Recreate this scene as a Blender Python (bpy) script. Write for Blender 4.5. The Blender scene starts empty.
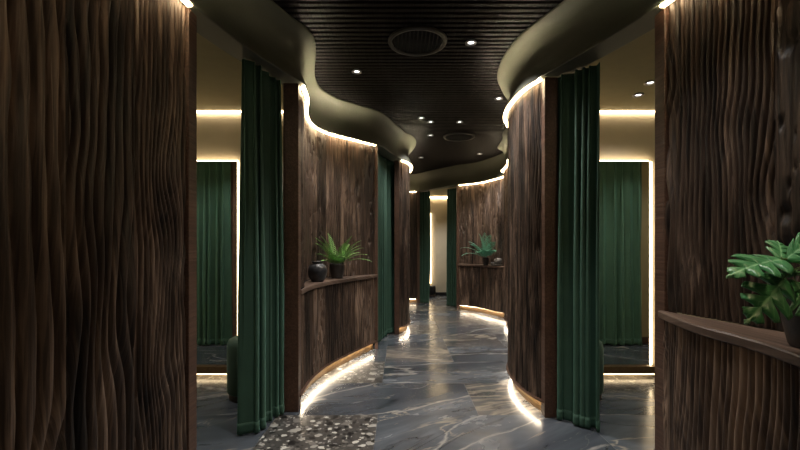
import bpy, bmesh, math, random
import numpy as np
from mathutils import Vector, Matrix
PI = math.pi
rnd = random.Random(7)
C = bpy.context.scene.collection
F = 430.0            # focal length in pixels of the 800 px frame
EYE = 1.3
K = 1.024            # plan depths below were read at f = 420

# ------------------------------------------------------------------ materials
def new_mat(name):
    m = bpy.data.materials.new(name); m.use_nodes = True
    nt = m.node_tree
    for n in list(nt.nodes): nt.nodes.remove(n)
    out = nt.nodes.new('ShaderNodeOutputMaterial')
    b = nt.nodes.new('ShaderNodeBsdfPrincipled')
    nt.links.new(b.outputs[0], out.inputs[0])
    return m, nt, b
def N(nt, t, **kw):
    n = nt.nodes.new(t)
    for k, v in kw.items():
        if k in n.inputs: n.inputs[k].default_value = v
        else: setattr(n, k, v)
    return n
def L(nt, a, b): nt.links.new(a, b)
def ramp(nt, fac, stops):
    r = nt.nodes.new('ShaderNodeValToRGB')
    el = r.color_ramp.elements
    while len(el) < len(stops): el.new(0.5)
    for e, (p, c) in zip(el, stops):
        e.position = p; e.color = (c[0], c[1], c[2], 1)
    L(nt, fac, r.inputs[0]); return r
def mapped(nt, coord, scale, kind='UV'):
    tc = nt.nodes.new('ShaderNodeTexCoord')
    mp = nt.nodes.new('ShaderNodeMapping'); mp.inputs['Scale'].default_value = scale
    L(nt, tc.outputs[coord], mp.inputs[0]); return mp.outputs[0]
def bump(nt, b, h, strength, dist):
    bp = N(nt, 'ShaderNodeBump'); bp.inputs['Strength'].default_value = strength; bp.inputs['Distance'].default_value = dist
    L(nt, h, bp.inputs['Height']); L(nt, bp.outputs[0], b.inputs['Normal'])
def simple(name, col, rough=0.5, metal=0.0, noise=0.12, scale=12.0, sheen=0.0, bumps=0.0):
    m, nt, b = new_mat(name)
    v = mapped(nt, 'Object', (1, 1, 1))
    n = N(nt, 'ShaderNodeTexNoise', Scale=scale, Detail=4.0); L(nt, v, n.inputs['Vector'])
    r = ramp(nt, n.outputs[0], [(0.3, [c * (1 - noise) for c in col]), (0.7, [min(1, c * (1 + noise)) for c in col])])
    L(nt, r.outputs[0], b.inputs['Base Color'])
    b.inputs['Roughness'].default_value = rough; b.inputs['Metallic'].default_value = metal
    if sheen:
        b.inputs['Sheen Weight'].default_value = sheen; b.inputs['Sheen Roughness'].default_value = 0.4
        b.inputs['Sheen Tint'].default_value = (col[0] * 6, min(1, col[1] * 5), col[2] * 6, 1)
    if bumps: bump(nt, b, n.outputs[0], bumps, 0.01)
    return m
def emis(name, col, s):
    m = bpy.data.materials.new(name); m.use_nodes = True; nt = m.node_tree
    for n in list(nt.nodes): nt.nodes.remove(n)
    out = nt.nodes.new('ShaderNodeOutputMaterial'); e = nt.nodes.new('ShaderNodeEmission')
    e.inputs[0].default_value = (*col, 1); e.inputs[1].default_value = s
    L(nt, e.outputs[0], out.inputs[0]); return m

def wood(name, dark, mid, light, rough=0.5, uv=True, tone=True, sc=1.0):
    m, nt, b = new_mat(name)
    v1 = mapped(nt, 'UV' if uv else 'Object', (70 * sc, 2.2 * sc, 70 * sc) if not uv else (70 * sc, 2.2 * sc, 1))
    n1 = N(nt, 'ShaderNodeTexNoise', Scale=1.0, Detail=5.0, Distortion=0.6); L(nt, v1, n1.inputs['Vector'])
    v2 = mapped(nt, 'UV' if uv else 'Object', (9 * sc, 1.3 * sc, 9 * sc) if not uv else (9 * sc, 1.3 * sc, 1))
    n2 = N(nt, 'ShaderNodeTexNoise', Scale=1.0, Detail=6.0, Roughness=0.65); L(nt, v2, n2.inputs['Vector'])
    mx = N(nt, 'ShaderNodeMix'); mx.data_type = 'FLOAT'; mx.inputs[0].default_value = 0.4
    L(nt, n1.outputs[0], mx.inputs[2]); L(nt, n2.outputs[0], mx.inputs[3])
    fac = mx.outputs[0]
    if tone:
        at = N(nt, 'ShaderNodeAttribute', attribute_name='tone')
        ad = N(nt, 'ShaderNodeMath', operation='ADD'); L(nt, fac, ad.inputs[0]); L(nt, at.outputs['Fac'], ad.inputs[1])
        fac = ad.outputs[0]
    r = ramp(nt, fac, [(0.33, dark), (0.51, mid), (0.70, light)])
    L(nt, r.outputs[0], b.inputs['Base Color'])
    b.inputs['Roughness'].default_value = rough
    bump(nt, b, n1.outputs[0], 0.8, 0.006)
    return m

M_WALL = wood('carved_wood', (0.012, 0.008, 0.0062), (0.078, 0.050, 0.036), (0.30, 0.205, 0.148), 0.42)
M_JAMB = wood('jamb_wood', (0.045, 0.022, 0.014), (0.085, 0.044, 0.029), (0.15, 0.083, 0.055), 0.40, uv=False, tone=False)
M_SHELF = wood('shelf_wood', (0.035, 0.022, 0.016), (0.10, 0.064, 0.048), (0.22, 0.15, 0.11), 0.45, uv=True, tone=False, sc=0.6)
M_BASE = wood('baseboard_wood', (0.10, 0.055, 0.022), (0.17, 0.10, 0.042), (0.24, 0.15, 0.07), 0.4, uv=False, tone=False)
M_FASCIA = simple('olive_plaster', (0.085, 0.087, 0.062), 0.6, noise=0.05, scale=2.0)
M_ROOMCEIL = simple('room_ceiling_paint', (0.27, 0.235, 0.13), 0.8, noise=0.04)
M_CREAM = simple('cream_plaster', (0.62, 0.55, 0.42), 0.8, noise=0.06, scale=3.0)
M_OLIVEWALL = simple('olive_room_wall', (0.30, 0.26, 0.15), 0.8, noise=0.05)
M_SLAT = wood('ceiling_slat', (0.007, 0.0062, 0.0066), (0.013, 0.011, 0.0115), (0.022, 0.018, 0.019), 0.5, uv=False, tone=False)
M_SLAT.node_tree.nodes['Principled BSDF'].inputs['Specular IOR Level'].default_value = 0.06
M_CEILBACK = simple('ceiling_backing', (0.004, 0.004, 0.004), 0.8)
M_BLACK = simple('black_metal', (0.012, 0.012, 0.013), 0.42)
M_RING = simple('lamp_ring', (0.25, 0.25, 0.26), 0.3, 0.8)
M_LED = emis('warm_strip_light', (1.0, 0.76, 0.45), 30.0)
M_LEDFLOOR = emis('warm_floor_strip_light', (1.0, 0.84, 0.62), 30.0)
M_ADDEDUP = emis('added_warm_uplight', (1.0, 0.86, 0.60), 800.0)  # glow of the hidden strip added to brighten the fascia brim
M_LEDMIRROR = emis('mirror_strip_light', (1.0, 0.76, 0.45), 9.0)
M_LEDCOVE = emis('cove_strip_light', (1.0, 0.78, 0.50), 14.0)
M_LENS = emis('lamp_lens', (1.0, 0.97, 0.95), 5.0)
M_CURT = simple('green_velvet', (0.030, 0.080, 0.053), 0.75, noise=0.10, scale=6, sheen=0.7, bumps=0.05)
M_CURT2 = simple('green_velvet_lighter', (0.044, 0.110, 0.072), 0.75, noise=0.10, scale=6, sheen=0.7, bumps=0.05)
M_STOOL = simple('green_upholstery', (0.045, 0.085, 0.055), 0.75, noise=0.10, sheen=0.4)
M_STOOLBASE = simple('dark_brown_plinth', (0.045, 0.026, 0.018), 0.5)
M_JAR = simple('black_glazed_clay', (0.020, 0.021, 0.024), 0.32, noise=0.5, scale=25, bumps=0.2)
M_POT = simple('dark_clay_pot', (0.028, 0.024, 0.022), 0.4, noise=0.35, scale=20, bumps=0.15)
M_STONE = simple('grey_clay', (0.19, 0.18, 0.17), 0.5, noise=0.2)
M_SOIL = simple('potting_soil', (0.012, 0.009, 0.007), 0.9, noise=0.4, scale=80)
M_FERN = simple('fern_green', (0.22, 0.46, 0.13), 0.42, noise=0.3, scale=30)
M_PALM = simple('blue_green_leaf', (0.19, 0.52, 0.38), 0.40, noise=0.3, scale=30)
M_STEM = simple('leaf_stem', (0.10, 0.17, 0.06), 0.5)
def leaf_mat():
    m, nt, b = new_mat('philodendron_leaf')
    tc = N(nt, 'ShaderNodeTexCoord'); sx = N(nt, 'ShaderNodeSeparateXYZ'); L(nt, tc.outputs['UV'], sx.inputs[0])
    ab = N(nt, 'ShaderNodeMath', operation='ABSOLUTE'); L(nt, sx.outputs[1], ab.inputs[0])
    # side veins: waves sweeping forward from the midrib
    c = N(nt, 'ShaderNodeMath', operation='MULTIPLY_ADD'); L(nt, ab.outputs[0], c.inputs[0]); c.inputs[1].default_value = -0.35; L(nt, sx.outputs[0], c.inputs[2])
    s = N(nt, 'ShaderNodeMath', operation='MULTIPLY'); L(nt, c.outputs[0], s.inputs[0]); s.inputs[1].default_value = 50.0
    sn = N(nt, 'ShaderNodeMath', operation='SINE'); L(nt, s.outputs[0], sn.inputs[0])
    r1 = ramp(nt, sn.outputs[0], [(0.80, (0, 0, 0)), (0.98, (1, 1, 1))])
    r2 = ramp(nt, ab.outputs[0], [(0.02, (1, 1, 1)), (0.07, (0, 0, 0))])
    mx = N(nt, 'ShaderNodeMath', operation='MAXIMUM'); L(nt, r2.outputs[0], mx.inputs[1])
    h = N(nt, 'ShaderNodeMath', operation='MULTIPLY'); L(nt, r1.outputs[0], h.inputs[0]); h.inputs[1].default_value = 0.35
    L(nt, h.outputs[0], mx.inputs[0])
    col = ramp(nt, mx.outputs[0], [(0.0, (0.060, 0.23, 0.085)), (1.0, (0.26, 0.50, 0.26))])
    L(nt, col.outputs[0], b.inputs['Base Color']); b.inputs['Roughness'].default_value = 0.30
    return m
M_LEAF = leaf_mat()
def mirror_mat():
    m, nt, b = new_mat('mirror_glass')
    b.inputs['Base Color'].default_value = (0.86, 0.88, 0.86, 1); b.inputs['Metallic'].default_value = 1.0
    b.inputs['Roughness'].default_value = 0.01
    return m
M_MIRROR = mirror_mat()

def tile_vec(nt, stretch):
    """world position shifted by a random offset of each tile and turned by its random angle"""
    tc = N(nt, 'ShaderNodeTexCoord')
    at = N(nt, 'ShaderNodeAttribute', attribute_name='tile_shift')
    sc = N(nt, 'ShaderNodeVectorMath', operation='SCALE'); sc.inputs['Scale'].default_value = 40.0
    L(nt, at.outputs['Vector'], sc.inputs[0])
    sp = N(nt, 'ShaderNodeSeparateXYZ'); L(nt, at.outputs['Vector'], sp.inputs[0])
    vr = N(nt, 'ShaderNodeVectorRotate'); vr.rotation_type = 'Z_AXIS'
    an = N(nt, 'ShaderNodeMath', operation='MULTIPLY_ADD'); L(nt, sp.outputs[2], an.inputs[0]); an.inputs[1].default_value = 1.3; an.inputs[2].default_value = -0.85
    L(nt, tc.outputs['Object'], vr.inputs['Vector']); L(nt, an.outputs[0], vr.inputs['Angle'])
    ad = N(nt, 'ShaderNodeVectorMath', operation='ADD'); L(nt, vr.outputs[0], ad.inputs[0]); L(nt, sc.outputs[0], ad.inputs[1])
    mp = N(nt, 'ShaderNodeMapping'); mp.inputs['Scale'].default_value = stretch; L(nt, ad.outputs[0], mp.inputs[0])
    return mp.outputs[0], sp
def marble(name, warm):
    m, nt, b = new_mat(name)
    v, sp = tile_vec(nt, (0.6, 1.9, 1))
    n0 = N(nt, 'ShaderNodeTexNoise', Scale=1.3, Detail=8.0, Roughness=0.55, Distortion=0.7); L(nt, v, n0.inputs['Vector'])
    base = ramp(nt, n0.outputs[0], [(0.25, (0.034, 0.040, 0.050)), (0.5, (0.066, 0.076, 0.093)), (0.72, (0.14, 0.157, 0.185))] if not warm else
                [(0.25, (0.040, 0.042, 0.046)), (0.5, (0.095, 0.095, 0.10)), (0.72, (0.20, 0.175, 0.15))])
    n1 = N(nt, 'ShaderNodeTexNoise', Scale=0.9, Detail=6.0, Roughness=0.55, Distortion=1.0); L(nt, v, n1.inputs['Vector'])
    sb = N(nt, 'ShaderNodeMath', operation='SUBTRACT'); L(nt, n1.outputs[0], sb.inputs[0]); sb.inputs[1].default_value = 0.5
    ab = N(nt, 'ShaderNodeMath', operation='ABSOLUTE'); L(nt, sb.outputs[0], ab.inputs[0])
    vein = ramp(nt, ab.outputs[0], [(0.0, (1, 1, 1)), (0.008 if not warm else 0.025, (0, 0, 0))])
    n3 = N(nt, 'ShaderNodeTexNoise', Scale=2.0, Detail=2.0); L(nt, v, n3.inputs['Vector'])
    g = ramp(nt, n3.outputs[0], [(0.38, (0, 0, 0)), (0.60, (0.6, 0.6, 0.6))])
    vm = N(nt, 'ShaderNodeMath', operation='MULTIPLY'); L(nt, vein.outputs[0], vm.inputs[0]); L(nt, g.outputs[0], vm.inputs[1])
    n4 = N(nt, 'ShaderNodeTexNoise', Scale=0.8, Detail=6.0, Distortion=1.5); L(nt, v, n4.inputs['Vector'])
    s4 = N(nt, 'ShaderNodeMath', operation='SUBTRACT'); L(nt, n4.outputs[0], s4.inputs[0]); s4.inputs[1].default_value = 0.46
    a4 = N(nt, 'ShaderNodeMath', operation='ABSOLUTE'); L(nt, s4.outputs[0], a4.inputs[0])
    dv = ramp(nt, a4.outputs[0], [(0.0, (0.35, 0.35, 0.35)), (0.018, (1, 1, 1))])
    mu = N(nt, 'ShaderNodeMix'); mu.data_type = 'RGBA'; mu.blend_type = 'MULTIPLY'; mu.inputs[0].default_value = 0.8
    L(nt, base.outputs[0], mu.inputs[6]); L(nt, dv.outputs[0], mu.inputs[7])
    mx = N(nt, 'ShaderNodeMix'); mx.data_type = 'RGBA'
    L(nt, vm.outputs[0], mx.inputs[0]); L(nt, mu.outputs[2], mx.inputs[6]); mx.inputs[7].default_value = (0.40, 0.35, 0.27, 1)
    n5 = N(nt, 'ShaderNodeTexNoise', Scale=0.5, Detail=9.0, Roughness=0.48, Distortion=0.2); L(nt, v, n5.inputs['Vector'])
    s5 = N(nt, 'ShaderNodeMath', operation='SUBTRACT'); L(nt, n5.outputs[0], s5.inputs[0]); s5.inputs[1].default_value = 0.53
    a5 = N(nt, 'ShaderNodeMath', operation='ABSOLUTE'); L(nt, s5.outputs[0], a5.inputs[0])
    v5 = ramp(nt, a5.outputs[0], [(0.0, (0.6, 0.6, 0.6)), (0.007, (0, 0, 0))])
    m5 = N(nt, 'ShaderNodeMix'); m5.data_type = 'RGBA'
    L(nt, v5.outputs[0], m5.inputs[0]); L(nt, mx.outputs[2], m5.inputs[6]); m5.inputs[7].default_value = (0.44, 0.42, 0.39, 1)
    L(nt, m5.outputs[2], b.inputs['Base Color'])
    rr = ramp(nt, n0.outputs[0], [(0.3, (0.16, 0.16, 0.16)), (0.7, (0.30, 0.30, 0.30))]); L(nt, rr.outputs[0], b.inputs['Roughness'])
    bump(nt, b, n1.outputs[0], 0.12, 0.006)
    return m
def terrazzo():
    m, nt, b = new_mat('terrazzo_tile')
    tc = N(nt, 'ShaderNodeTexCoord')
    nz = N(nt, 'ShaderNodeTexNoise', Scale=14.0, Detail=2.0); L(nt, tc.outputs['Object'], nz.inputs['Vector'])
    mxv = N(nt, 'ShaderNodeMix'); mxv.data_type = 'RGBA'; mxv.blend_type = 'LINEAR_LIGHT'; mxv.inputs[0].default_value = 0.035
    L(nt, tc.outputs['Object'], mxv.inputs[6]); L(nt, nz.outputs['Color'], mxv.inputs[7])
    col = None
    matrix = (0.06, 0.057, 0.055)
    prev = None
    for scale, thr, lo in ((40.0, 0.42, 0.25), (20.0, 0.42, 0.35), (11.0, 0.40, 0.45)):
        vo = N(nt, 'ShaderNodeTexVoronoi', Scale=scale); vo.feature = 'F1'; L(nt, mxv.outputs[2], vo.inputs['Vector'])
        sp = N(nt, 'ShaderNodeSeparateColor'); L(nt, vo.outputs['Color'], sp.inputs[0])
        pick = N(nt, 'ShaderNodeMath', operation='GREATER_THAN'); L(nt, sp.outputs[1], pick.inputs[0]); pick.inputs[1].default_value = lo
        ins = N(nt, 'ShaderNodeMath', operation='LESS_THAN'); L(nt, vo.outputs['Distance'], ins.inputs[0]); ins.inputs[1].default_value = thr
        mk = N(nt, 'ShaderNodeMath', operation='MULTIPLY'); L(nt, pick.outputs[0], mk.inputs[0]); L(nt, ins.outputs[0], mk.inputs[1])
        cr = ramp(nt, sp.outputs[0], [(0.0, (0.010, 0.010, 0.011)), (0.32, (0.05, 0.046, 0.044)), (0.5, (0.16, 0.15, 0.14)), (0.7, (0.32, 0.31, 0.29)), (0.84, (0.50, 0.49, 0.46))])
        cr.color_ramp.interpolation = 'CONSTANT'
        mx = N(nt, 'ShaderNodeMix'); mx.data_type = 'RGBA'
        L(nt, mk.outputs[0], mx.inputs[0])
        if prev is None: mx.inputs[6].default_value = (*matrix, 1)
        else: L(nt, prev, mx.inputs[6])
        L(nt, cr.outputs[0], mx.inputs[7]); prev = mx.outputs[2]
    L(nt, prev, b.inputs['Base Color']); b.inputs['Roughness'].default_value = 0.28
    return m
M_MARBLE = marble('slate_marble', False)
M_MARBLEW = marble('warm_veined_marble', True)
M_TERR = terrazzo()
M_GROUT = simple('pale_grout', (0.10, 0.105, 0.115), 0.6)

# ------------------------------------------------------------------ object helpers
def link(name, me, mat, parent=None, loc=None):
    o = bpy.data.objects.new(name, me); C.objects.link(o)
    if mat is not None:
        for mm in (mat if isinstance(mat, (list, tuple)) else [mat]): me.materials.append(mm)
    if loc is not None: o.location = loc
    if parent is not None: o.parent = parent
    return o
def tag(o, label=None, cat=None, group=None, kind=None):
    if label: o['label'] = label
    if cat: o['category'] = cat
    if group: o['group'] = group
    if kind: o['kind'] = kind
    return o
def struct(o): o['kind'] = 'structure'; return o
def mesh_np(name, verts, faces, smooth=True, uv=None, tone=None):
    me = bpy.data.meshes.new(name)
    me.from_pydata([tuple(v) for v in verts], [], faces); me.update()
    if smooth: me.polygons.foreach_set('use_smooth', [True] * len(me.polygons))
    if uv is not None:
        ul = me.uv_layers.new(name='UVMap')
        idx = np.zeros(len(me.loops), dtype=np.int32); me.loops.foreach_get('vertex_index', idx)
        ul.data.foreach_set('uv', np.asarray(uv, dtype=np.float32)[idx].ravel())
    if tone is not None:
        a = me.attributes.new('tone', 'FLOAT', 'POINT'); a.data.foreach_set('value', np.asarray(tone, dtype=np.float32))
    return me
def box_bm(bm, lo, hi, bev=0.0):
    r = bmesh.ops.create_cube(bm, size=1.0)
    for v in r['verts']:
        v.co = Vector([lo[i] + (v.co[i] + .5) * (hi[i] - lo[i]) for i in range(3)])
    if bev:
        es = set()
        for v in r['verts']:
            es.update(v.link_edges)
        bmesh.ops.bevel(bm, geom=list(es), offset=bev, segments=2, affect='EDGES', profile=0.5)
def bm_obj(name, bm, mat, parent=None, smooth=False, loc=None):
    bmesh.ops.recalc_face_normals(bm, faces=bm.faces)
    me = bpy.data.meshes.new(name); bm.to_mesh(me); bm.free()
    if smooth: me.polygons.foreach_set('use_smooth', [True] * len(me.polygons))
    return link(name, me, mat, parent, loc)
def boxo(name, lo, hi, mat, parent=None, bev=0.0):
    bm = bmesh.new(); box_bm(bm, lo, hi, bev); return bm_obj(name, bm, mat, parent)
def prism(name, poly, z0, z1, mat, parent=None):
    bm = bmesh.new()
    a = [bm.verts.new((x, y, z0)) for x, y in poly]; b = [bm.verts.new((x, y, z1)) for x, y in poly]
    bm.faces.new(a[::-1]); bm.faces.new(b); n = len(poly)
    for i in range(n): bm.faces.new((a[i], a[(i + 1) % n], b[(i + 1) % n], b[i]))
    return bm_obj(name, bm, mat, parent)
def lathe(name, prof, mat, parent=None, seg=32, loc=None):
    bm = bmesh.new(); rings = []
    for r, z in prof:
        if r < 1e-5: rings.append([bm.verts.new((0, 0, z))])
        else: rings.append([bm.verts.new((r * math.cos(2 * PI * i / seg), r * math.sin(2 * PI * i / seg), z)) for i in range(seg)])
    for a, b in zip(rings, rings[1:]):
        for i in range(seg):
            j = (i + 1) % seg
            if len(a) == 1 and len(b) == 1: continue
            if len(a) == 1: bm.faces.new((a[0], b[i], b[j]))
            elif len(b) == 1: bm.faces.new((a[i], a[j], b[0]))
            else: bm.faces.new((a[i], a[j], b[j], b[i]))
    return bm_obj(name, bm, mat, parent, True, loc)

# ------------------------------------------------------------------ plan curves
def curve(pts, ds, k=K):
    """Catmull-Rom through plan points (x, depth), resampled every ds metres"""
    p = np.array([(x, y * k) for x, y in pts], float)
    p = np.vstack([2 * p[0] - p[1], p, 2 * p[-1] - p[-2]])
    out = []
    for i in range(1, len(p) - 2):
        t = np.linspace(0, 1, 60, endpoint=False)[:, None]
        a, b, c, d = p[i - 1], p[i], p[i + 1], p[i + 2]
        out.append(0.5 * ((2 * b) + (c - a) * t + (2 * a - 5 * b + 4 * c - d) * t ** 2 + (3 * b - a - 3 * c + d) * t ** 3))
    out = np.vstack(out + [p[-2][None]])
    s = np.concatenate([[0], np.cumsum(np.linalg.norm(np.diff(out, axis=0), axis=1))])
    n = max(2, int(round(s[-1] / ds)) + 1); q = np.linspace(0, s[-1], n)
    return np.stack([np.interp(q, s, out[:, 0]), np.interp(q, s, out[:, 1])], 1), q
def normals(c, side):
    """plan normals towards the corridor; side=+1: corridor lies to the +x side of a curve running deeper"""
    t = np.gradient(c, axis=0); t /= np.linalg.norm(t, axis=1)[:, None]
    return np.stack([t[:, 1], -t[:, 0]], 1) * side
def sweep(name, pts, side, prof, mat, parent=None, ds=0.03, smooth=False, trim=(0, 0), k=K):
    """closed profile (offset towards corridor, z) swept along the plan curve"""
    c, q = curve(pts, ds, k); n = normals(c, side)
    if trim != (0, 0):
        sel = (q >= trim[0]) & (q <= q[-1] - trim[1]); c, n = c[sel], n[sel]
    m = len(prof); V = []; Fc = []
    for o, z in prof:
        V.append(np.column_stack([c + n * o, np.full(len(c), z)]))
    V = np.stack(V, 1).reshape(-1, 3); nn = len(c)
    for i in range(nn - 1):
        for j in range(m):
            a, b = i * m + j, i * m + (j + 1) % m
            Fc.append((a, b, b + m, a + m))
    Fc.append(tuple(range(m))); Fc.append(tuple(range((nn - 1) * m, nn * m))[::-1])
    me = mesh_np(name, V, Fc, smooth)
    bm = bmesh.new(); bm.from_mesh(me); bmesh.ops.recalc_face_normals(bm, faces=bm.faces); bm.to_mesh(me); bm.free()
    return link(name, me, mat, parent)

# ------------------------------------------------------------------ carved wood relief
def vnoise(x, y, seed):
    xi, yi = np.floor(x).astype(np.int64), np.floor(y).astype(np.int64)
    fx, fy = x - xi, y - yi
    fx, fy = fx * fx * (3 - 2 * fx), fy * fy * (3 - 2 * fy)
    def h(a, b):
        n = (a * 374761393 + b * 668265263 + seed * 974634777) & 0x7fffffff
        n = ((n ^ (n >> 13)) * 1274126177) & 0x7fffffff
        return ((n ^ (n >> 16)) & 0xffff) / 65535.0
    return (h(xi, yi) * (1 - fx) + h(xi + 1, yi) * fx) * (1 - fy) + (h(xi, yi + 1) * (1 - fx) + h(xi + 1, yi + 1) * fx) * fy
def relief(S, Z, planks, seed, zlen):
    """height (<= 0, metres) and wood tone of carved planks side by side"""
    rs = np.random.RandomState(seed)
    H = np.zeros_like(S); T = np.zeros_like(S)
    s0 = 0.0; k = 0
    total = S.max() + .01
    while s0 < total:
        w, kind, pitch = planks[k % len(planks)]
        m = (S >= s0) & (S < s0 + w)
        if m.any():
            s, z = S[m] - s0, Z[m]
            sd = seed * 31 + k * 7
            tone = rs.uniform(-0.10, 0.07)
            if kind == 'wavy':
                wp = 0.05 * (vnoise(z * 2.2, s * 1.2, sd) - .5) + 0.022 * (vnoise(z * 5.5, s * 3.0, sd + 1) - .5)
                for _ in range(int(5 * max(zlen, 0.8) / 1.5) + 1):
                    a, c0, zc = rs.uniform(-.05, .05), rs.uniform(0, w), rs.uniform(Z.min(), Z.max())
                    wp = wp + a * np.exp(-((s - c0) / .10) ** 2 - ((z - zc) / .20) ** 2)
                ph = (s + wp) / pitch + 0.35 * vnoise(s * 9, z * 0.6, sd + 2)
                rid = np.floor(ph); fr = ph - rid
                hh = np.abs(np.sin(PI * fr)) ** 0.62
                amp = 0.6 + 0.4 * vnoise(rid * 1.0 + .5, z * .9, sd + 3)
                h = -0.042 * (1 - hh * amp)
                T_ = tone + 0.30 * (vnoise(rid + .5, z * 1.5, sd + 4) - .5)
            else:
                h = -0.014 * vnoise(s * 38, z * 1.6, sd) - 0.007 * vnoise(s * 110, z * 7, sd + 1) - 0.002
                pit = vnoise(s * 40, z * 16, sd + 5) * .6 + .4 * vnoise(s * 9, z * 3, sd + 8)
                h = h - 0.016 * np.clip((pit - .66) / .06, 0, 1)
                cut = np.abs(((z + rs.uniform(0, .6)) % 0.62) - .31) < .004
                if kind == 'block': h = np.where(cut, -0.015, h)
                blk = np.floor((z + .13 * k) / .62)
                T_ = tone - 0.02 + 0.10 * (vnoise(s * 16, z * 1.3, sd + 6) - .5) + (0.16 * (vnoise(blk, blk * 0 + k, sd + 7) - .5) if kind == 'block' else 0)
            e = np.minimum(s, w - s)
            h = np.where(e < .006, -0.02, h)
            H[m] = h; T[m] = T_
        s0 += w; k += 1
    return H, T
def carved(name, pts, side, z0, z1, planks, seed, parent=None, ds=0.006, dz=0.02, thick=0.09):
    c, q = curve(pts, ds); n = normals(c, side)
    m = max(2, int(round((z1 - z0) / dz)) + 1); z = np.linspace(z0, z1, m); nn = len(c)
    S, Z = np.meshgrid(q, z, indexing='ij')
    H, T = relief(S, Z, planks, seed, z1 - z0)
    P = np.zeros((nn, m, 3)); P[..., :2] = c[:, None] + n[:, None] * H[..., None]; P[..., 2] = Z
    B = np.zeros((nn, 2, 3)); B[..., :2] = (c - n * thick)[:, None]; B[:, 0, 2] = z0; B[:, 1, 2] = z1
    V = np.vstack([P.reshape(-1, 3), B.reshape(-1, 3)])
    uv = np.vstack([np.stack([S, Z], -1).reshape(-1, 2), np.stack([np.repeat(q, 2), np.tile([z0, z1], nn)], 1)]) + seed * 3.7
    tn = np.concatenate([T.ravel(), np.zeros(nn * 2)])
    Fc = []; o = nn * m
    for i in range(nn - 1):
        r = i * m
        Fc += [(r + j, r + m + j, r + m + j + 1, r + j + 1) for j in range(m - 1)]
        Fc.append((o + 2 * i, o + 2 * i + 1, o + 2 * i + 3, o + 2 * i + 2))
        Fc.append((r, o + 2 * i, o + 2 * i + 2, r + m))
        Fc.append((r + m - 1, r + 2 * m - 1, o + 2 * i + 3, o + 2 * i + 1))
    Fc.append(tuple(range(0, m)) + (o + 1, o)); r = (nn - 1) * m
    Fc.append((o + 2 * nn - 2, o + 2 * nn - 1) + tuple(range(r + m - 1, r - 1, -1)))
    me = mesh_np(name, V, Fc, True, uv, tn)
    bm = bmesh.new(); bm.from_mesh(me); bmesh.ops.recalc_face_normals(bm, faces=bm.faces)
    for e in bm.edges:
        if len(e.link_faces) == 2 and e.calc_face_angle(0) > 1.2: e.smooth = False
    bm.to_mesh(me); bm.free()
    return link(name, me, M_WALL, parent)

TOP = 2.6
def top_strip(pts, side, parent, trim=(0.02, 0.02), z=TOP, up=True):
    o = sweep('light_strip', pts, side, [(0.006, z - .010), (0.030, z - .010), (0.0355, z - .006), (0.0355, z + .001), (0.006, z + .001)], M_LED, parent, 0.03, trim=trim)
    o['label'] = 'glowing warm strip along the wall top'
    if not up: return o
    sweep('added_uplight_strip', pts, side, [(0.0305, z + .0012), (0.0355, z + .0012), (0.0355, z + .0018), (0.0305, z + .0018)], M_ADDEDUP, parent, 0.03, trim=trim)  # extra hidden emitter, added only to light the scooped brim above
    sweep('added_light_shield', pts, side, [(0.0358, z - .001), (0.0372, z - .001), (0.0372, z + .0075), (0.0358, z + .0075)], M_JAMB, parent, 0.03, trim=trim)  # thin upstand added to keep that glow off the opposite fascia
    return o
def foot_strip(pts, side, parent, trim=(0.02, 0.02)):
    o = sweep('floor_light_strip', pts, side, [(-0.042, .092), (-0.018, .092), (-0.018, .098), (-0.042, .098)], M_LEDFLOOR, parent, 0.03, trim=trim)
    o['label'] = 'glowing warm strip under the wall foot'
    lip = sweep('foot_lip', pts, side, [(-.088, .0985), (.007, .0985), (.009, .104), (.007, .113), (-.088, .113)], M_JAMB, parent, 0.03)
    b = sweep('wall_foot', pts, side, [(-0.09, 0.0), (-0.048, 0.0), (-0.048, .10), (-0.09, .10)], M_BASE, parent, 0.03)
    b['label'] = 'recessed golden wood foot'
def shelf(name, upper, front, side, z0, z1, label, over=0.012):
    cu, _ = curve(upper, 0.02); cf, _ = curve(front, 0.02); n = 80
    def res(c):
        t = np.linspace(0, 1, len(c)); q = np.linspace(0, 1, n); return np.stack([np.interp(q, t, c[:, 0]), np.interp(q, t, c[:, 1])], 1)
    cf = res(cf); nf = normals(cf, side); cf = cf + nf * over
    cu = res(cu); nu = normals(cu, side); cu = cu - nu * 0.0
    bm = bmesh.new(); uvl = bm.loops.layers.uv.new('UVMap'); R = []
    for i in range(n):
        f, u = cf[i], cu[i]; d = nf[i] * .005
        R.append([bm.verts.new((*(f - d), z0)), bm.verts.new((*f, z0 + .006)), bm.verts.new((*f, z1 - .006)), bm.verts.new((*(f - d), z1)), bm.verts.new((*u, z1)), bm.verts.new((*u, z0))])
    for i in range(n - 1):
        for j in range(6):
            k = (j + 1) % 6
            fc = bm.faces.new((R[i][j], R[i][k], R[i + 1][k], R[i + 1][j]))
    bm.faces.new(R[0]); bm.faces.new(R[-1][::-1])
    for f in bm.faces:
        for l in f.loops: l[uvl].uv = (l.vert.co.x * .9 + l.vert.co.z, l.vert.co.y * .9)
    o = bm_obj(name, bm, M_SHELF)
    return tag(o, label, 'shelf')

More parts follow.
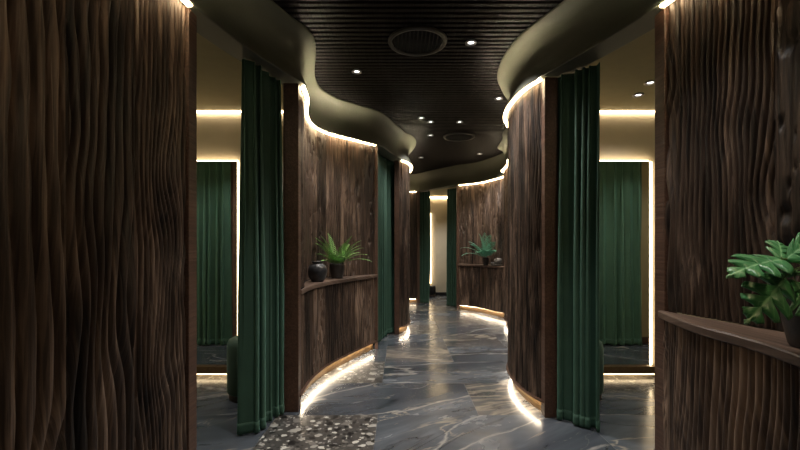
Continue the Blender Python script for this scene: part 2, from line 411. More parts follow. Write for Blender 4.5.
# ------------------------------------------------------------------ the plan
L1 = [(-1.145, 2.28), (-1.158, 2.0), (-1.185, 1.6), (-1.25, 1.1), (-1.38, .5), (-1.55, -.2), (-1.7, -1.2)]          # from its jamb towards the camera
R1U = [(1.425, 2.29), (1.45, 2.1), (1.51, 1.85), (1.575, 1.6), (1.62, 1.3), (1.63, .9), (1.58, .4), (1.5, -.2), (1.45, -1.2)]
R1F = [(1.42, 2.29), (1.362, 2.08), (1.318, 1.85), (1.32, 1.65), (1.31, 1.5), (1.27, 1.3), (1.20, 1.0), (1.2, .7), (1.3, .2), (1.35, -.4), (1.40, -1.2)]
L2U = [(-.80, 3.36), (-.83, 3.66), (-.90, 3.95), (-.95, 4.25), (-.93, 4.55), (-.80, 4.84), (-.59, 5.06), (-.31, 5.36)]
L2F = [(-.80, 3.37), (-.81, 3.65), (-.79, 3.95), (-.72, 4.3), (-.58, 4.68), (-.44, 5.02), (-.30, 5.36)]
R2 = [(1.115, 3.22), (1.06, 3.38), (1.03, 3.55), (1.02, 3.75), (1.03, 3.97), (1.07, 4.2), (1.15, 4.42), (1.30, 4.75), (1.5, 5.1)]
L3 = [(-.005, 6.28), (.09, 6.42), (.157, 6.68), (.165, 6.98), (.12, 7.4), (0.0, 8.0), (-.1, 8.7)]
L4 = [(-.35, 9.75), (.05, 9.78), (.40, 9.8)]
R3 = [(1.62, 6.2), (1.70, 6.55), (1.73, 6.85), (1.76, 7.15), (1.9, 7.35)]
R4U = [(1.225, 8.78), (1.45, 8.62), (1.65, 8.40), (1.82, 8.02), (1.93, 7.65), (2.0, 7.3)]
R4F = [(1.225, 8.76), (1.45, 8.54), (1.62, 8.26), (1.78, 7.9), (1.91, 7.6), (1.99, 7.3)]
WAVY = [(.62, 'wavy', .050), (.30, 'wavy', .065), (.26, 'plain', 0), (.34, 'wavy', .06), (.3, 'plain', 0)]

# --- left near wall
w = struct(carved('wall_left_near', L1, -1, 0.0, TOP, [(.42, 'wavy', .034), (.36, 'wavy', .052), (.30, 'wavy', .06), (.24, 'block', 0), (.3, 'wavy', .06)], 3, ds=.004))
top_strip(L1, -1, w)
# --- right near wall with its shelf
w = struct(carved('wall_right_near', R1U, 1, .96, TOP, [(.11, 'wavy', .05), (.47, 'wavy', .029), (.24, 'block', 0), (.3, 'wavy', .05)], 11, ds=.004))
carved('lower_panel', R1F, 1, 0.0, .92, [(.08, 'wavy', .05), (.9, 'wavy', .036), (.3, 'wavy', .05)], 13, w, ds=.004)
top_strip(R1U, 1, w)
shelf('wall_shelf', R1U, R1F, 1, .918, .958, 'worn wooden ledge jutting from the wavy wall under the broad lobed leaves')
# --- left middle wall
w = struct(carved('wall_left_middle', L2U, 1, .96, TOP, [(.30, 'plain', 0), (.42, 'block', 0), (.20, 'plain', 0), (.22, 'plain', 0), (.20, 'block', 0), (.16, 'plain', 0), (.34, 'wavy', .035), (.2, 'plain', 0)], 22))
carved('lower_panel', L2F, 1, .10, .92, [(.3, 'wavy', .035), (.26, 'wavy', .045), (.3, 'plain', 0), (.4, 'wavy', .04)], 23, w)
top_strip(L2U, 1, w); foot_strip(L2F, 1, w)
shelf('wall_shelf', L2U, L2F, 1, .918, .958, 'curved wooden ledge carrying the round black jar and the fern')
# --- right middle wall
w = struct(carved('wall_right_middle', R2, -1, .10, TOP, [(.5, 'wavy', .030), (.35, 'wavy', .03), (.3, 'wavy', .04)], 31, ds=.004))
top_strip(R2, -1, w); foot_strip(R2, -1, w)
# --- beyond
w = struct(carved('wall_left_far', L3, 1, .10, TOP, [(.3, 'wavy', .036), (.2, 'plain', 0), (.4, 'wavy', .036)], 41, ds=.008))
top_strip(L3, 1, w); foot_strip(L3, 1, w)
w = struct(carved('wall_back_left', L4, 1, .10, TOP, [(.3, 'plain', 0), (.25, 'wavy', .035)], 43, ds=.008))
top_strip(L4, 1, w, up=False); foot_strip(L4, 1, w)
w = struct(carved('wall_right_far', R3, -1, .10, TOP, [(.3, 'wavy', .036)], 47, ds=.008))
top_strip(R3, -1, w); foot_strip(R3, -1, w)
w = struct(carved('wall_back_right', R4U, 1, .96, TOP, [(.22, 'plain', 0), (.16, 'wavy', .04), (.25, 'plain', 0), (.2, 'wavy', .04)], 51, ds=.008))
carved('lower_panel', R4F, 1, .10, .92, [(.25, 'wavy', .04), (.3, 'wavy', .036), (.2, 'plain', 0)], 53, w, ds=.008)
top_strip(R4U, 1, w, up=False); foot_strip(R4F, 1, w)
shelf('wall_shelf', R4U, R4F, 1, .918, .958, 'thin dark ledge under the blue-green palm at the corridor end')
# plain backing walls that close the gaps hidden behind the curtains
struct(sweep('wall_backing', [(1.62, 5.15), (1.75, 5.6), (1.70, 6.15)], -1, [(-.08, 0), (0, 0), (0, TOP), (-.08, TOP)], M_JAMB))
struct(sweep('wall_backing', [(-.62, 5.5), (-.5, 6.0), (-.2, 6.62)], 1, [(-.08, 0), (0, 0), (0, TOP), (-.08, TOP)], M_JAMB))
struct(sweep('wall_backing', [(-.3, 8.75), (-.32, 9.3), (-.4, 9.72)], 1, [(-.08, 0), (0, 0), (0, TOP), (-.08, TOP)], M_JAMB))

# --- dark wood jambs at the wall ends
def jamb(n, lo, hi, z1=TOP): return struct(boxo('trim_%d' % n, (lo[0], lo[1] * K, 0), (hi[0], hi[1] * K, z1), M_JAMB, bev=.004))
jamb(1, (-1.215, 2.27), (-1.141, 2.36))
jamb(2, (1.43, 2.27), (1.50, 2.36))
jamb(3, (-.925, 3.32), (-.803, 3.40))
jamb(4, (1.105, 3.205), (1.205, 3.29))
jamb(5, (-.325, 5.37), (-.285, 5.43))
jamb(6, (-.085, 6.26), (-.01, 6.34))
jamb(7, (.40, 9.76), (.46, 9.84))
jamb(8, (1.19, 8.78), (1.24, 8.88))

# --- fascia: scooped plaster band above the walls
PROF = [(-.15, 2.612), (.026, 2.607), (.031, 2.611), (.031, 2.617), (.022, 2.645), (.002, 2.69), (-.022, 2.75), (-.032, 2.81), (-.024, 2.87), (.002, 2.925), (.045, 2.968), (.088, 2.990), (.096, 3.0), (.096, 3.008), (-.15, 3.012)]
FL = L1[::-1] + [(-1.10, 2.5), (-1.02, 2.8), (-.90, 3.12)] + L2U + [(-.15, 5.85), (-.06, 6.12)] + L3 + [(-.14, 9.2)]
FR = R1U[::-1] + [(1.37, 2.5), (1.29, 2.75), (1.19, 3.02)] + R2 + [(1.60, 5.6)] + R3
FB = [(-.5, 9.7)] + L4 + [(.85, 9.25)] + R4U + [(2.03, 7.0)]
struct(sweep('trim_9', FL, 1, PROF, M_FASCIA, smooth=True)); struct(sweep('trim_10', FR, -1, PROF, M_FASCIA, smooth=True)); struct(sweep('trim_11', FB, 1, PROF, M_FASCIA, smooth=True))
for o in bpy.data.objects:
    if o.name in ('trim_9', 'trim_10', 'trim_11'):
        bm = bmesh.new(); bm.from_mesh(o.data)
        for e in bm.edges:
            if len(e.link_faces) == 2 and e.calc_face_angle(0) > 0.7: e.smooth = False
        bm.to_mesh(o.data); bm.free()

# --- floor of square tiles, each tile its own face with its own run of veins
def make_floor():
    bm = bmesh.new(); lay = bm.faces.layers.float_vector.new('tile_shift') if hasattr(bm.faces.layers, 'float_vector') else None
    P = .78; X0, Y0 = -.17, 3.335; g = .0014; r = random.Random(5)
    terr = {(-1, -1), (-1, 1), (-2, 1), (-3, 1), (2, 1), (3, 1), (4, 1), (0, 4), (-1, 4), (1, 7), (0, 7)}
    warm = {(1, 0), (1, 3), (0, 2), (1, 5)}
    q = [bm.verts.new(v) for v in ((-4.6, -1.8, -.002), (4.6, -1.8, -.002), (4.6, 12.6, -.002), (-4.6, 12.6, -.002))]
    f = bm.faces.new(q); f.material_index = 3
    q = [bm.verts.new(v) for v in ((-4.6, -1.8, -.1), (4.6, -1.8, -.1), (4.6, 12.6, -.1), (-4.6, 12.6, -.1))]
    f = bm.faces.new(q[::-1]); f.material_index = 3
    for j in range(-6, 12):
        i = -6 if j % 2 else -7
        while i < 6:
            odd = [(k, j) in warm or (k, j) in terr for k in (i, i + 1)]
            for k, w in ([(i, 1), (i + 1, 1)] if any(odd) else [(i, 2)]):
                x, y = X0 + (k - 0) * P, Y0 + j * P
                vs = [bm.verts.new(v) for v in ((x + g, y + g, 0), (x + w * P - g, y + g, 0), (x + w * P - g, y + P - g, 0), (x + g, y + P - g, 0))]
                f = bm.faces.new(vs); f.material_index = 1 if (k, j) in warm else 2 if (k, j) in terr else 0
                if lay: f[lay] = Vector((r.random(), r.random(), r.random()))
            i += 2
    me = bpy.data.meshes.new('floor'); bm.to_mesh(me); bm.free()
    return struct(link('floor', me, [M_MARBLE, M_MARBLEW, M_TERR, M_GROUT]))
make_floor()

# --- slatted ceiling
def make_ceiling():
    bm = bmesh.new(); y = -1.6; r = random.Random(2)
    while y < 10.6:
        box_bm(bm, (-2.2, y, 3.013), (2.6, y + .040, 3.06)); y += .070
    o = struct(bm_obj('ceiling', bm, M_SLAT))
    boxo('backing_board', (-2.3, -1.7, 3.075), (2.7, 10.7, 3.11), M_CEILBACK, o)
make_ceiling()

# ------------------------------------------------------------------ fitting rooms
# left room
def room_ceiling(poly, n):
    o = prism('ceiling_%d' % n, [(x, y * K) for x, y in poly], 2.68, 2.73, M_ROOMCEIL); return struct(o)
YB = 4.26 * K
room_ceiling([(-3.2, 2.0), (-1.35, 2.0), (-1.24, 2.35), (-1.02, 3.1), (-.98, 3.45), (-1.08, 4.3), (-3.2, 4.3)], 1)
room_ceiling([(3.9, 2.0), (1.62, 2.0), (1.54, 2.35), (1.36, 3.0), (1.25, 3.3), (1.19, 3.9), (1.25, 4.3), (3.9, 4.3)], 2)
struct(boxo('wall_back', (-3.2, YB, 0), (-1.08, YB + .08, 2.68), M_CREAM))
struct(boxo('wall_back', (1.24, YB, 0), (3.9, YB + .08, 2.68), M_CREAM))
struct(boxo('wall_side', (-3.28, 2.0 * K, 0), (-3.2, YB + .08, 2.68), M_OLIVEWALL))
struct(boxo('wall_side', (3.9, 2.0 * K, 0), (3.98, YB + .08, 2.68), M_OLIVEWALL))
struct(boxo('wall_front', (-3.2, 2.68 * K, 0), (-1.50, 2.73 * K, 2.68), M_OLIVEWALL))
struct(boxo('wall_front', (1.75, 2.68 * K, 0), (3.9, 2.73 * K, 2.68), M_OLIVEWALL))
struct(boxo('wall_side', (-1.54, 2.05 * K, 0), (-1.48, 2.72 * K, 2.68), M_OLIVEWALL))
struct(boxo('wall_side', (1.70, 2.05 * K, 0), (1.76, 2.72 * K, 2.68), M_OLIVEWALL))
struct(boxo('baseboard_front', (1.76, 2.73 * K, 0), (3.9, 2.745 * K, .09), M_JAMB))
struct(boxo('trim_12', (-2.30, 2.73 * K, 0), (-2.18, 2.765 * K, 2.68), M_JAMB))
# cove strips at the top of the mirror walls
def led_box(name, lo, hi, mat, parent=None, label=None):
    o = boxo(name, lo, hi, mat, parent)
    if label: o['label'] = label
    return o
struct(led_box('trim_13', (-3.1, YB - .03, 2.664), (-1.09, YB - .008, 2.678), M_LEDCOVE))
struct(led_box('trim_14', (1.26, YB - .03, 2.664), (3.8, YB - .008, 2.678), M_LEDCOVE))
def mirror(x0, x1, y, z0, z1, label, plinth=True, top=True, sides=(1, 1), sw=.034):
    """tall wall mirror standing off the wall, light strips round its back edge"""
    e = bpy.data.objects.new('wall_mirror', None); C.objects.link(e); e.location = ((x0 + x1) / 2, y, 0)
    tag(e, label, 'mirror')
    cx = (x0 + x1) / 2
    boxo('glass', (x0 - cx, -.052, z0), (x1 - cx, -.044, z1), M_MIRROR, e)
    boxo('backing', (x0 - cx + .03, -.043, z0 + .02), (x1 - cx - .03, -.004, z1 - .03), M_BLACK, e)
    if top: led_box('light_strip', (x0 - cx, -.040, z1 - .016), (x1 - cx, -.015, z1 + .012), M_LEDMIRROR, e, 'glowing strip above the glass')
    if sides[0]: led_box('light_strip', (x0 - cx - .034, -.040, z0), (x0 - cx - .002, -.015, z1), M_LEDMIRROR, e, 'glowing strip beside the glass')
    if sides[1]: led_box('light_strip', (x1 - cx + .002, -.040, z0), (x1 - cx + sw, -.015, z1), M_LEDMIRROR, e, 'glowing strip beside the glass')
    if plinth:
        boxo('plinth', (x0 - cx - .05, -.09, .045), (x1 - cx + .06, -.004, z0 - .004), M_BASE, e)
        led_box('floor_light_strip', (x0 - cx - .03, -.07, .034), (x1 - cx + .04, -.05, .043), M_LEDMIRROR, e, 'glowing strip under the plinth')
    return e
mirror(-2.75, -1.632, YB, .12, 2.165, 'tall backlit mirror behind the wider curtain, reflecting a curtain and a brown post', sw=.005)
mirror(1.30, 2.50, YB, .12, 2.165, 'tall backlit mirror with a bright upright strip next to the lobed-leaf plant wall')
# far room
FY = 11.35 * K
struct(boxo('wall_far', (-.3, FY, 0), (2.6, FY + .08, 2.68), M_CREAM))
struct(boxo('wall_far', (2.2, 9.3 * K, 0), (2.28, FY, 2.68), M_CREAM))
struct(boxo('wall_far', (-.3, 9.95 * K, 0), (-.22, FY, 2.68), M_CREAM))
room_ceiling([(-.3, 9.93), (.30, 9.93), (.95, 9.35), (1.35, 8.95), (2.28, 8.95), (2.28, 11.5), (-.3, 11.5)], 3)
struct(boxo('baseboard_far', (-.2, FY - .015, 0), (2.2, FY, .09), M_BLACK))
struct(led_box('trim_15', (-.2, FY - .035, 2.635), (2.2, FY - .012, 2.66), M_LED))
mirror(.15, .80, FY, .33, 2.22, 'slim backlit mirror on the cream wall of the room at the corridor end', False, False, (0, 1))

# ------------------------------------------------------------------ curtains
def curtain(pts, z0, z1, pleats, amp, seed, label, mat=M_CURT, cols=160, rows=36, flare=0.0, side=1, lean=0.0, k=K):
    r = random.Random(seed)
    c, q = curve(pts, .004, k); t = np.linspace(0, 1, len(c)); u = np.linspace(0, 1, cols)
    c = np.stack([np.interp(u, t, c[:, 0]), np.interp(u, t, c[:, 1])], 1); n = normals(c, side)
    tan = np.gradient(c, axis=0); tan /= np.linalg.norm(tan, axis=1)[:, None]
    ph = [r.uniform(-.6, .6) for _ in range(pleats + 2)]; am = [r.uniform(.65, 1.2) for _ in range(pleats + 2)]
    base = c.mean(0)
    def surf(z, off):
        v = (z1 - z) / (z1 - z0)
        a = amp * (0.55 + 0.45 * min(1, v * 1.6))
        w = u * pleats + np.interp(u * pleats, range(pleats + 2), ph) * (.6 + .35 * v) + .05 * np.sin(3 * v + u * 7)
        aa = np.interp(u * pleats, range(pleats + 2), am)
        fold = np.sin(2 * PI * w); sh = np.sign(fold) * np.abs(fold) ** .8
        p = c + n * (a * aa * sh + off)[:, None] + tan * (.45 * a * aa * np.sin(4 * PI * w))[:, None]
        p = p + tan * (flare * (u - .5) * v)[:, None] + tan * (lean * v * (1 - u))[:, None]
        return np.column_stack([p - base, np.full(cols, z)])
    def sheet(name, za, zb, nr, off, parent, th):
        V = []
        for z in np.linspace(zb, za, nr): V.append(surf(z, off))
        V = np.vstack(V); Fc = [(i * cols + j, i * cols + j + 1, (i + 1) * cols + j + 1, (i + 1) * cols + j) for i in range(nr - 1) for j in range(cols - 1)]
        o = link(name, mesh_np(name, V, Fc, True), mat, parent)
        md = o.modifiers.new('cloth', 'SOLIDIFY'); md.thickness = th; md.offset = 0
        return o
    o = sheet('curtain', z0, z1, rows, 0, None, .005)
    o.location = (base[0], base[1], 0)
    sheet('hem', z0 - .001, z0 + .075, 4, 0, o, .011)
    return tag(o, label, 'curtain')
G = None
curtain([(-.955, 3.30), (-.99, 3.16), (-1.03, 3.01), (-1.062, 2.88)], .012, 2.60, 5, .062, 1, 'wide dark green velvet curtain beside the black jar wall, half covering a round stool', side=-1)
curtain([(1.20, 3.22), (1.27, 3.14), (1.34, 3.06), (1.415, 2.97)], .012, 2.60, 5, .058, 2, 'dark green velvet curtain gathered against the bulging ridged wall with a jamb', side=1)
curtain([(-.335, 5.62), (-.28, 5.95), (-.20, 6.22), (-.09, 6.46)], .012, 2.60, 7, .04, 3, 'drawn green curtain closing the doorway past the fern', side=1)
curtain([(.44, 9.86), (.56, 9.8), (.68, 9.7)], .012, 2.60, 4, .04, 4, 'narrow green curtain tied beside the end doorway, next to the slim lit mirror', side=1, cols=90)
curtain([(1.06, 9.40), (1.17, 9.28), (1.27, 9.12)], .012, 2.60, 4, .04, 5, 'narrow green curtain between the end doorway and the palm ledge wall', side=1, cols=90)
curtain([(-3.0, 2.83), (-2.62, 2.83), (-2.25, 2.83)], .012, 2.60, 8, .06, 6, 'green curtain seen reflected in the mirror beside the wooden post', M_CURT2, side=-1, k=K)
curtain([(2.2, 2.83), (2.7, 2.83), (3.22, 2.83)], .012, 2.60, 9, .06, 7, 'green curtain seen reflected in the mirror with the bright upright strip', M_CURT2, side=-1)
def track(pts, side, label):
    o = sweep('curtain_track', pts, side, [(-.195, 2.628), (-.155, 2.628), (-.155, 2.67), (-.195, 2.67)], M_BLACK)
    return tag(o, label, 'curtain track')
track([(-1.10, 2.36), (-1.02, 2.7), (-.90, 3.1), (-.83, 3.36)], 1, 'black curtain track above the wider curtain next to the jar wall')
track([(1.37, 2.36), (1.26, 2.75), (1.16, 3.08), (1.13, 3.2)], -1, 'black curtain track above the curtain at the bulging ridged wall')

# ------------------------------------------------------------------ stools
def stool(x, y, r, h, label, mat=M_STOOL):
    e = bpy.data.objects.new('round_stool', None); C.objects.link(e); e.location = (x, y, 0); tag(e, label, 'stool')
    lathe('plinth', [(0, 0), (r * .90, 0), (r * .92, .01), (r * .92, .055), (0, .055)], M_STOOLBASE, e)
    lathe('upholstered_body', [(0, .057), (r * .97, .057), (r, .07), (r, h - .09), (r * .985, h - .05), (r * .93, h - .018), (r * .82, h - .003), (r * .5, h + .004), (0, h + .006)], mat, e, 40)
    return e
stool(-1.30, 3.76, .20, .52, 'round green stool peeking out beside the wider curtain')
stool(1.575, 3.78, .195, .50, 'round green stool mostly hidden behind the curtain at the bulging ridged wall')
stool(1.42, 11.3, .20, .45, 'small green stool by the cream wall at the corridor end')
stool(.86, 11.42, .09, .28, 'small dark bin under the slim lit mirror at the corridor end', M_BLACK).name = 'waste_bin'
bpy.data.objects['waste_bin']['category'] = 'bin'

# ------------------------------------------------------------------ jars, pots, plants
SZ = .959
def empty(name, loc, label, cat, rz=0):
    e = bpy.data.objects.new(name, None); C.objects.link(e); e.location = loc; e.rotation_euler = (0, 0, rz); return tag(e, label, cat)
lathe_j = [(0, 0), (.055, 0), (.060, .006), (.080, .035), (.094, .075), (.097, .105), (.092, .140), (.074, .168), (.052, .180), (.050, .186), (.060, .196), (.062, .203), (.054, .204), (.046, .186), (.05, .170), (.07, .14), (.078, .1), (.05, .02), (0, .015)]
j = lathe('round_jar', lathe_j, M_JAR, None, 40, (-.825, 4.30, SZ)); tag(j, 'round black clay jar with a short neck beside the fern pot', 'jar')
for z, rr in ((.112, .0975), (.132, .0945)):
    pass
def frond(parent, base, az, el, Ln, npair, lw, droop, mat, width=.16, seed=0, name='frond'):
    r = random.Random(seed); V = []; Fc = []
    d = Vector((math.cos(az) * math.cos(el), math.sin(az) * math.cos(el), math.sin(el))); p = Vector(base); pts = []
    steps = npair + 3
    for i in range(steps):
        t = i / (steps - 1); pts.append((p.copy(), d.copy(), t)); p = p + d * (Ln / (steps - 1))
        d = (d + Vector((0, 0, -droop / steps * (0.4 + 1.6 * t)))).normalized()
    def tube(i, rad):
        c, dd, _ = pts[i]; s = dd.cross(Vector((0, 0, 1))).normalized(); u = s.cross(dd)
        k0 = len(V)
        for a in range(4): V.append(c + s * math.cos(a * PI / 2) * rad + u * math.sin(a * PI / 2) * rad)
        return k0
    ks = [tube(i, .0018 * (1.2 - pts[i][2])) for i in range(steps)]
    for a, b in zip(ks, ks[1:]):
        for m in range(4): Fc.append((a + m, a + (m + 1) % 4, b + (m + 1) % 4, b + m))
    for i in range(2, steps):
        c, dd, t = pts[i]; s = dd.cross(Vector((0, 0, 1))).normalized(); u = s.cross(dd).normalized()
        ll = width * (math.sin(PI * min(1, (t * .86 + .14)) ** .8) ** .7) * r.uniform(.85, 1.1) + .008
        for sg in (-1, 1):
            fw = (s * sg + dd * (.35 + .5 * t) + u * .12).normalized()
            a = c; tip = c + fw * ll + Vector((0, 0, -.12 * ll)); mid = c + fw * ll * .45
            wv = dd * lw * .5; k0 = len(V)
            V.extend([a - wv * .5, a + wv * .5, mid + wv + u * .002, tip, mid - wv + u * .002])
            Fc.append((k0, k0 + 4, k0 + 3, k0 + 2, k0 + 1))
            # under surface a hair lower so that the leaflet has a thickness
            V.extend([x - u * .0012 for x in (a - wv * .5, a + wv * .5, mid + wv, tip, mid - wv)])
            Fc.append((k0 + 5, k0 + 6, k0 + 7, k0 + 8, k0 + 9))
    return link(name, mesh_np(name, V, Fc, True), mat, parent)
def pot(parent, r, h, mat=M_POT):
    lathe('pot', [(0, 0), (r * .72, 0), (r * .78, .008), (r * .95, h * .5), (r, h * .85), (r, h), (r * .9, h), (r * .86, h - .025), (0, h - .025)], mat, parent, 36)
    lathe('soil', [(r * .85, h - .022), (r * .5, h - .012), (0, h - .008)], M_SOIL, parent, 24)
e = empty('potted_fern', (-.70, 4.78, SZ), 'bright green fern in a dark glazed pot beside the round black jar', 'plant')
pot(e, .082, .165)
specs = [(-2.5, 1.08, .38), (-2.3, .95, .36), (-2.45, .75, .28), (-2.6, 1.22, .36), (.3, .85, .34), (-.15, .62, .36), (.05, .95, .33), (.55, .75, .30), (-.6, .8, .34), (-1.2, .6, .32), (-1.7, .75, .27), (-2.2, .5, .24), (-.5, 1.2, .36), (.9, 1.1, .28), (-1.0, 1.1, .30), (-.05, .42, .38), (2.6, 1.35, .36), (-.3, 1.0, .38)]
for i, (az, el, ln) in enumerate(specs):
    frond(e, (.012 * math.cos(az), .012 * math.sin(az), .15), az, el, ln * 1.02, 17, .0078, .85, M_FERN, .062, 100 + i)
e = empty('potted_palm', (1.665, 8.345, SZ), 'blue-green palm with narrow leaflets on the far ledge', 'plant')
pot(e, .06, .15, M_POT)
for i, (az, el, ln) in enumerate([(3.05, .55, .46), (3.35, .30, .44), (2.85, .85, .40), (3.6, .75, .40), (-1.38, .75, .46), (-1.5, 1.0, .46), (-1.42, .45, .46), (-1.7, .55, .36), (-2.2, .45, .38), (-3.0, 1.2, .42), (-2.0, 1.25, .42)]):
    frond(e, (0, 0, .13), az, el + .2, ln * 1.2, 14, .013, 1.1, M_PALM, .12, 200 + i)
e = tag(lathe('bowl', [(0, 0), (.045, 0), (.076, .03), (.082, .06), (.066, .098), (.035, .112), (.03, .107), (.055, .09), (.06, .05), (0, .02)], M_STONE, None, 30, (1.84, 8.06, SZ + .031)), 'round grey clay pot on a flat dark dish beside the palm', 'pot')
tag(lathe('dish', [(0, 0), (.07, 0), (.10, .022), (.104, .030), (.097, .030), (.06, .030), (0, .030)], M_STONE, None, 36, (1.84, 8.06, SZ)), 'flat grey dish under the round clay pot on the far ledge', 'dish')
tag(lathe('small_cup', [(0, 0), (.03, 0), (.04, .03), (.042, .07), (.038, .07), (.032, .01), (0, .01)], M_STONE, None, 24, (1.765, 8.20, SZ)), 'small pale cup between the palm pot and the round grey pot', 'cup')

def big_leaf(parent, attach, tip, up, W, seed, stem_from):
    """deeply lobed leaf with folded midrib, arched towards its tip, on a tube stalk"""
    r = random.Random(seed); a, t = Vector(attach), Vector(tip); ax = t - a; Ln = ax.length; ax.normalize()
    up = Vector(up); sd = ax.cross(up).normalized(); up = sd.cross(ax).normalized()
    NU, NT = 150, 7; V = []; Fc = []; UV = []
    lobes = 4.2
    grid = {}
    for side in (-1, 1):
        ph = r.uniform(0, .25)
        for i in range(NU + 1):
            u = i / NU
            env = (math.sin(PI * min(1, u ** .62 * 1.0)) ** .8 if 0 < u < 1 else 0) * (1.05 - .5 * u) + (.0 if u else .02)
            l = (u * lobes + ph) % 1.0
            notch = 1 - (.86 * max(0.0, 1 - min(l, 1 - l) / .27) ** .8) * (1 if .12 < u < .93 else .2)
            wv = W * env * notch
            for j in range(NT + 1):
                q = j / NT
                x = u * Ln + .62 * wv * q - (.16 * Ln * q * max(0, .25 - u) / .25)
                y = side * wv * q
                z = -.16 * Ln * u * u + .30 * abs(y) * (1 - .9 * q) - .12 * W * q * q + .002 * math.sin(u * 34) * q
                grid[side, i, j] = len(V)
                V.append(a + ax * x + sd * y + up * z); UV.append((u, side * q * env))
    for side in (-1, 1):
        for i in range(NU):
            for j in range(NT):
                f = (grid[side, i, j], grid[side, i + 1, j], grid[side, i + 1, j + 1], grid[side, i, j + 1])
                Fc.append(f if side > 0 else f[::-1])
    me = mesh_np('leaf', V, Fc, True, UV)
    bm = bmesh.new(); bm.from_mesh(me); bmesh.ops.remove_doubles(bm, verts=bm.verts, dist=1e-5); bm.to_mesh(me); bm.free()
    lf = link('leaf', me, M_LEAF, parent)
    md = lf.modifiers.new('thickness', 'SOLIDIFY'); md.thickness = .0016; md.offset = 0
    p0, p3 = Vector(stem_from), a; p1 = p0 + Vector((0, 0, .16)); p2 = p3 - ax * .05 + Vector((0, 0, .01)); V = []; Fc = []
    for i in range(15):
        s = i / 14; c = p0 * (1 - s) ** 3 + p1 * 3 * s * (1 - s) ** 2 + p2 * 3 * s * s * (1 - s) + p3 * s ** 3
        d = (-p0 * 3 * (1 - s) ** 2 + p1 * 3 * ((1 - s) ** 2 - 2 * s * (1 - s)) + p2 * 3 * (2 * s * (1 - s) - s * s) + p3 * 3 * s * s).normalized()
        e1 = d.orthogonal().normalized(); e2 = d.cross(e1)
        for k in range(6): V.append(c + (e1 * math.cos(k * PI / 3) + e2 * math.sin(k * PI / 3)) * (.0042 - .0018 * s))
    for i in range(14):
        for k in range(6): Fc.append((i * 6 + k, i * 6 + (k + 1) % 6, i * 6 + 6 + (k + 1) % 6, i * 6 + 6 + k))
    link('stalk', mesh_np('stalk', V, Fc, True), M_STEM, lf)
PX = Vector((1.425, 1.46, SZ))
e = empty('potted_philodendron', PX, 'broad lobed green leaves growing from a dark pot on the worn ledge', 'plant')
pot(e, .105, .19)
def at(px, py, d):
    """a point of the plant from where it stands in plan, relative to the pot"""
    return Vector(((px - 400) / F * d, d, EYE + (247.5 - py) / F * d)) - PX
o0 = Vector((0, 0, .17))
big_leaf(e, at(781, 260, 1.42), at(733, 265, 1.33), (.15, -.45, 1), .085, 1, o0)
big_leaf(e, at(783, 280, 1.40), at(755, 318, 1.31), (-.35, -1, .25), .088, 2, o0)
big_leaf(e, at(781, 257, 1.43), at(781, 237, 1.50), (-.1, -1, .6), .05, 3, o0)
big_leaf(e, at(788, 258, 1.42), at(812, 238, 1.36), (-.1, -.8, 1), .07, 4, o0)
big_leaf(e, at(796, 283, 1.42), at(820, 318, 1.36), (.1, -1, .4), .085, 5, o0)
big_leaf(e, at(786, 275, 1.47), at(801, 268, 1.40), (-.1, -.7, 1), .05, 6, o0)
big_leaf(e, (.05, -.08, .42), (.12, -.33, .38), (.2, -.3, 1), .11, 8, o0)

# ------------------------------------------------------------------ ceiling fittings
def downlight(x, y, z, label, power, size=115, mat_ring=M_RING, r=.042, group=None, col=(1, .955, .90), name='downlight'):
    e = empty(name, (x, y, z), label, 'ceiling light')
    if group: e['group'] = group
    lathe('ring', [(r * .62, -.001), (r, -.008), (r * 1.12, -.006), (r * 1.15, 0), (r * .9, .012), (r * .62, .012), (r * .62, -.001)], mat_ring, e, 28)
    lathe('lens', [(0, .004), (r * .6, .004), (r * .6, .009), (0, .009)], M_LENS, e, 24)
    ld = bpy.data.lights.new('lamp', 'SPOT'); ld.energy = power; ld.spot_size = math.radians(size); ld.spot_blend = .75; ld.color = col; ld.shadow_soft_size = .03
    l = bpy.data.objects.new('lamp', ld); C.objects.link(l); l.parent = e; l.location = (0, 0, -.02)
    return e
CZ = 3.004
P1 = 60
downlight(-.42, 4.17, CZ, 'small downlight in the slats above the black jar', P1 * 1.7)
downlight(.59, 3.58, CZ, 'bright downlight in the slats next to the larger round air vent', P1 * 2.3)
downlight(.28, 5.66, CZ, 'faint downlight past the larger vent, first of the far row', P1 * .4)
downlight(.415, 5.84, CZ, 'small downlight just before the smaller round vent', P1 * .5)
downlight(.46, 6.53, CZ, 'small downlight beside the smaller round vent', P1 * 1.2)
downlight(.40, 8.15, CZ, 'small downlight before the end doorway', P1)
downlight(1.45, 7.82, CZ, 'small downlight above the palm ledge', P1 * 1.8)
downlight(.81, 5.84, CZ, 'faint downlight in the slats level with the smaller vent edge', P1 * .4)
downlight(1.13, 4.92, CZ, 'dim downlight close to the fascia past the bulging wall', P1 * .4)
downlight(.80, 1.75, CZ, 'added out-of-view downlight brightening the lobed-leaf plant', P1 * 1.3, 88)  # added lamp outside the view, lights the plant and its ledge
downlight(-.25, 2.3, CZ, 'added out-of-view downlight brightening the near end of the corridor', P1 * 1.4, 76)  # added lamp outside the view, lights the nearest carved wall
for i, (x, y, w_) in enumerate([(-1.75, 3.2, 22), (-2.5, 3.6, 22), (-1.25, 3.75, 16)]):
    downlight(x, y, 2.675, ['downlight in the olive ceiling over the reflected curtain beside the wooden post', 'downlight in the olive ceiling near the side wall of the stool room', 'downlight in the olive ceiling above the round green stool'][i], w_)
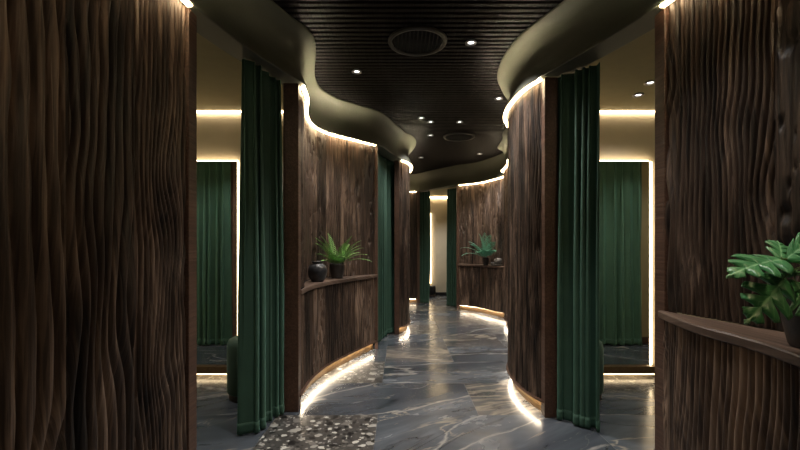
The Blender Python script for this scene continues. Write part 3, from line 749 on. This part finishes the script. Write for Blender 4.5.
for i, (x, y, w_) in enumerate([(2.15, 3.88, 20), (2.09, 3.59, 20), (3.0, 3.5, 20)]):
    downlight(x, y, 2.675, ['downlight in the olive ceiling nearer the mirror with the upright strip', 'downlight in the olive ceiling cut off by the wavy wall jamb', 'downlight in the olive ceiling over the reflected curtain'][i], w_)
downlight(1.35, 10.7, 2.675, 'downlight in the ceiling of the cream room at the corridor end', 45)
downlight(.65, 10.5, 2.675, 'downlight in the cream room above the slim lit mirror', 45)
def vent(x, y, r, label):
    e = empty('air_vent', (x, y, 3.0), label, 'air vent')
    lathe('ring', [(r * .86, -.002), (r * .88, -.012), (r * .97, -.012), (r, 0), (r, .010), (r * .86, .010), (r * .86, -.002)], M_RING2, e, 48)
    bm = bmesh.new(); n = 13
    for i in range(n):
        xx = (i + .5) / n * 2 - 1; hl = math.sqrt(max(0, 1 - xx * xx)) * r * .85
        if hl > .02: box_bm(bm, (xx * r * .85 - .0035, -hl, -.004), (xx * r * .85 + .0035, hl, .008))
    bm_obj('louvers', bm, M_CEILBACK, e)
    lathe('back_plate', [(0, .009), (r * .87, .009), (r * .87, .0115), (0, .0115)], M_CEILBACK, e, 40)
M_RING2 = simple('vent_ring', (0.018, 0.017, 0.017), 0.4)
vent(.145, 3.56, .245, 'large round black air vent set in the slatted ceiling')
vent(.905, 6.60, .24, 'farther round black air vent near the corridor end')

# ------------------------------------------------------------------ world, camera
wd = bpy.data.worlds.new('world'); bpy.context.scene.world = wd; wd.use_nodes = True
wd.node_tree.nodes['Background'].inputs[0].default_value = (.5, .6, .7, 1); wd.node_tree.nodes['Background'].inputs[1].default_value = .02
cd = bpy.data.cameras.new('camera'); cam = bpy.data.objects.new('camera', cd); C.objects.link(cam)
cam.location = (0, 0, EYE); cam.rotation_euler = (PI / 2, 0, 0)
cd.sensor_width = 36; cd.lens = 36 * F / 800; cd.shift_y = 22.5 / 800; cd.clip_start = .02
sc = bpy.context.scene; sc.camera = cam
sc.view_settings.view_transform = 'Standard'; sc.view_settings.look = 'None'; sc.view_settings.exposure = 0.0; sc.view_settings.gamma = 1.0
sc.cycles.use_denoising = True; sc.cycles.max_bounces = 8; sc.cycles.sample_clamp_indirect = 6.0
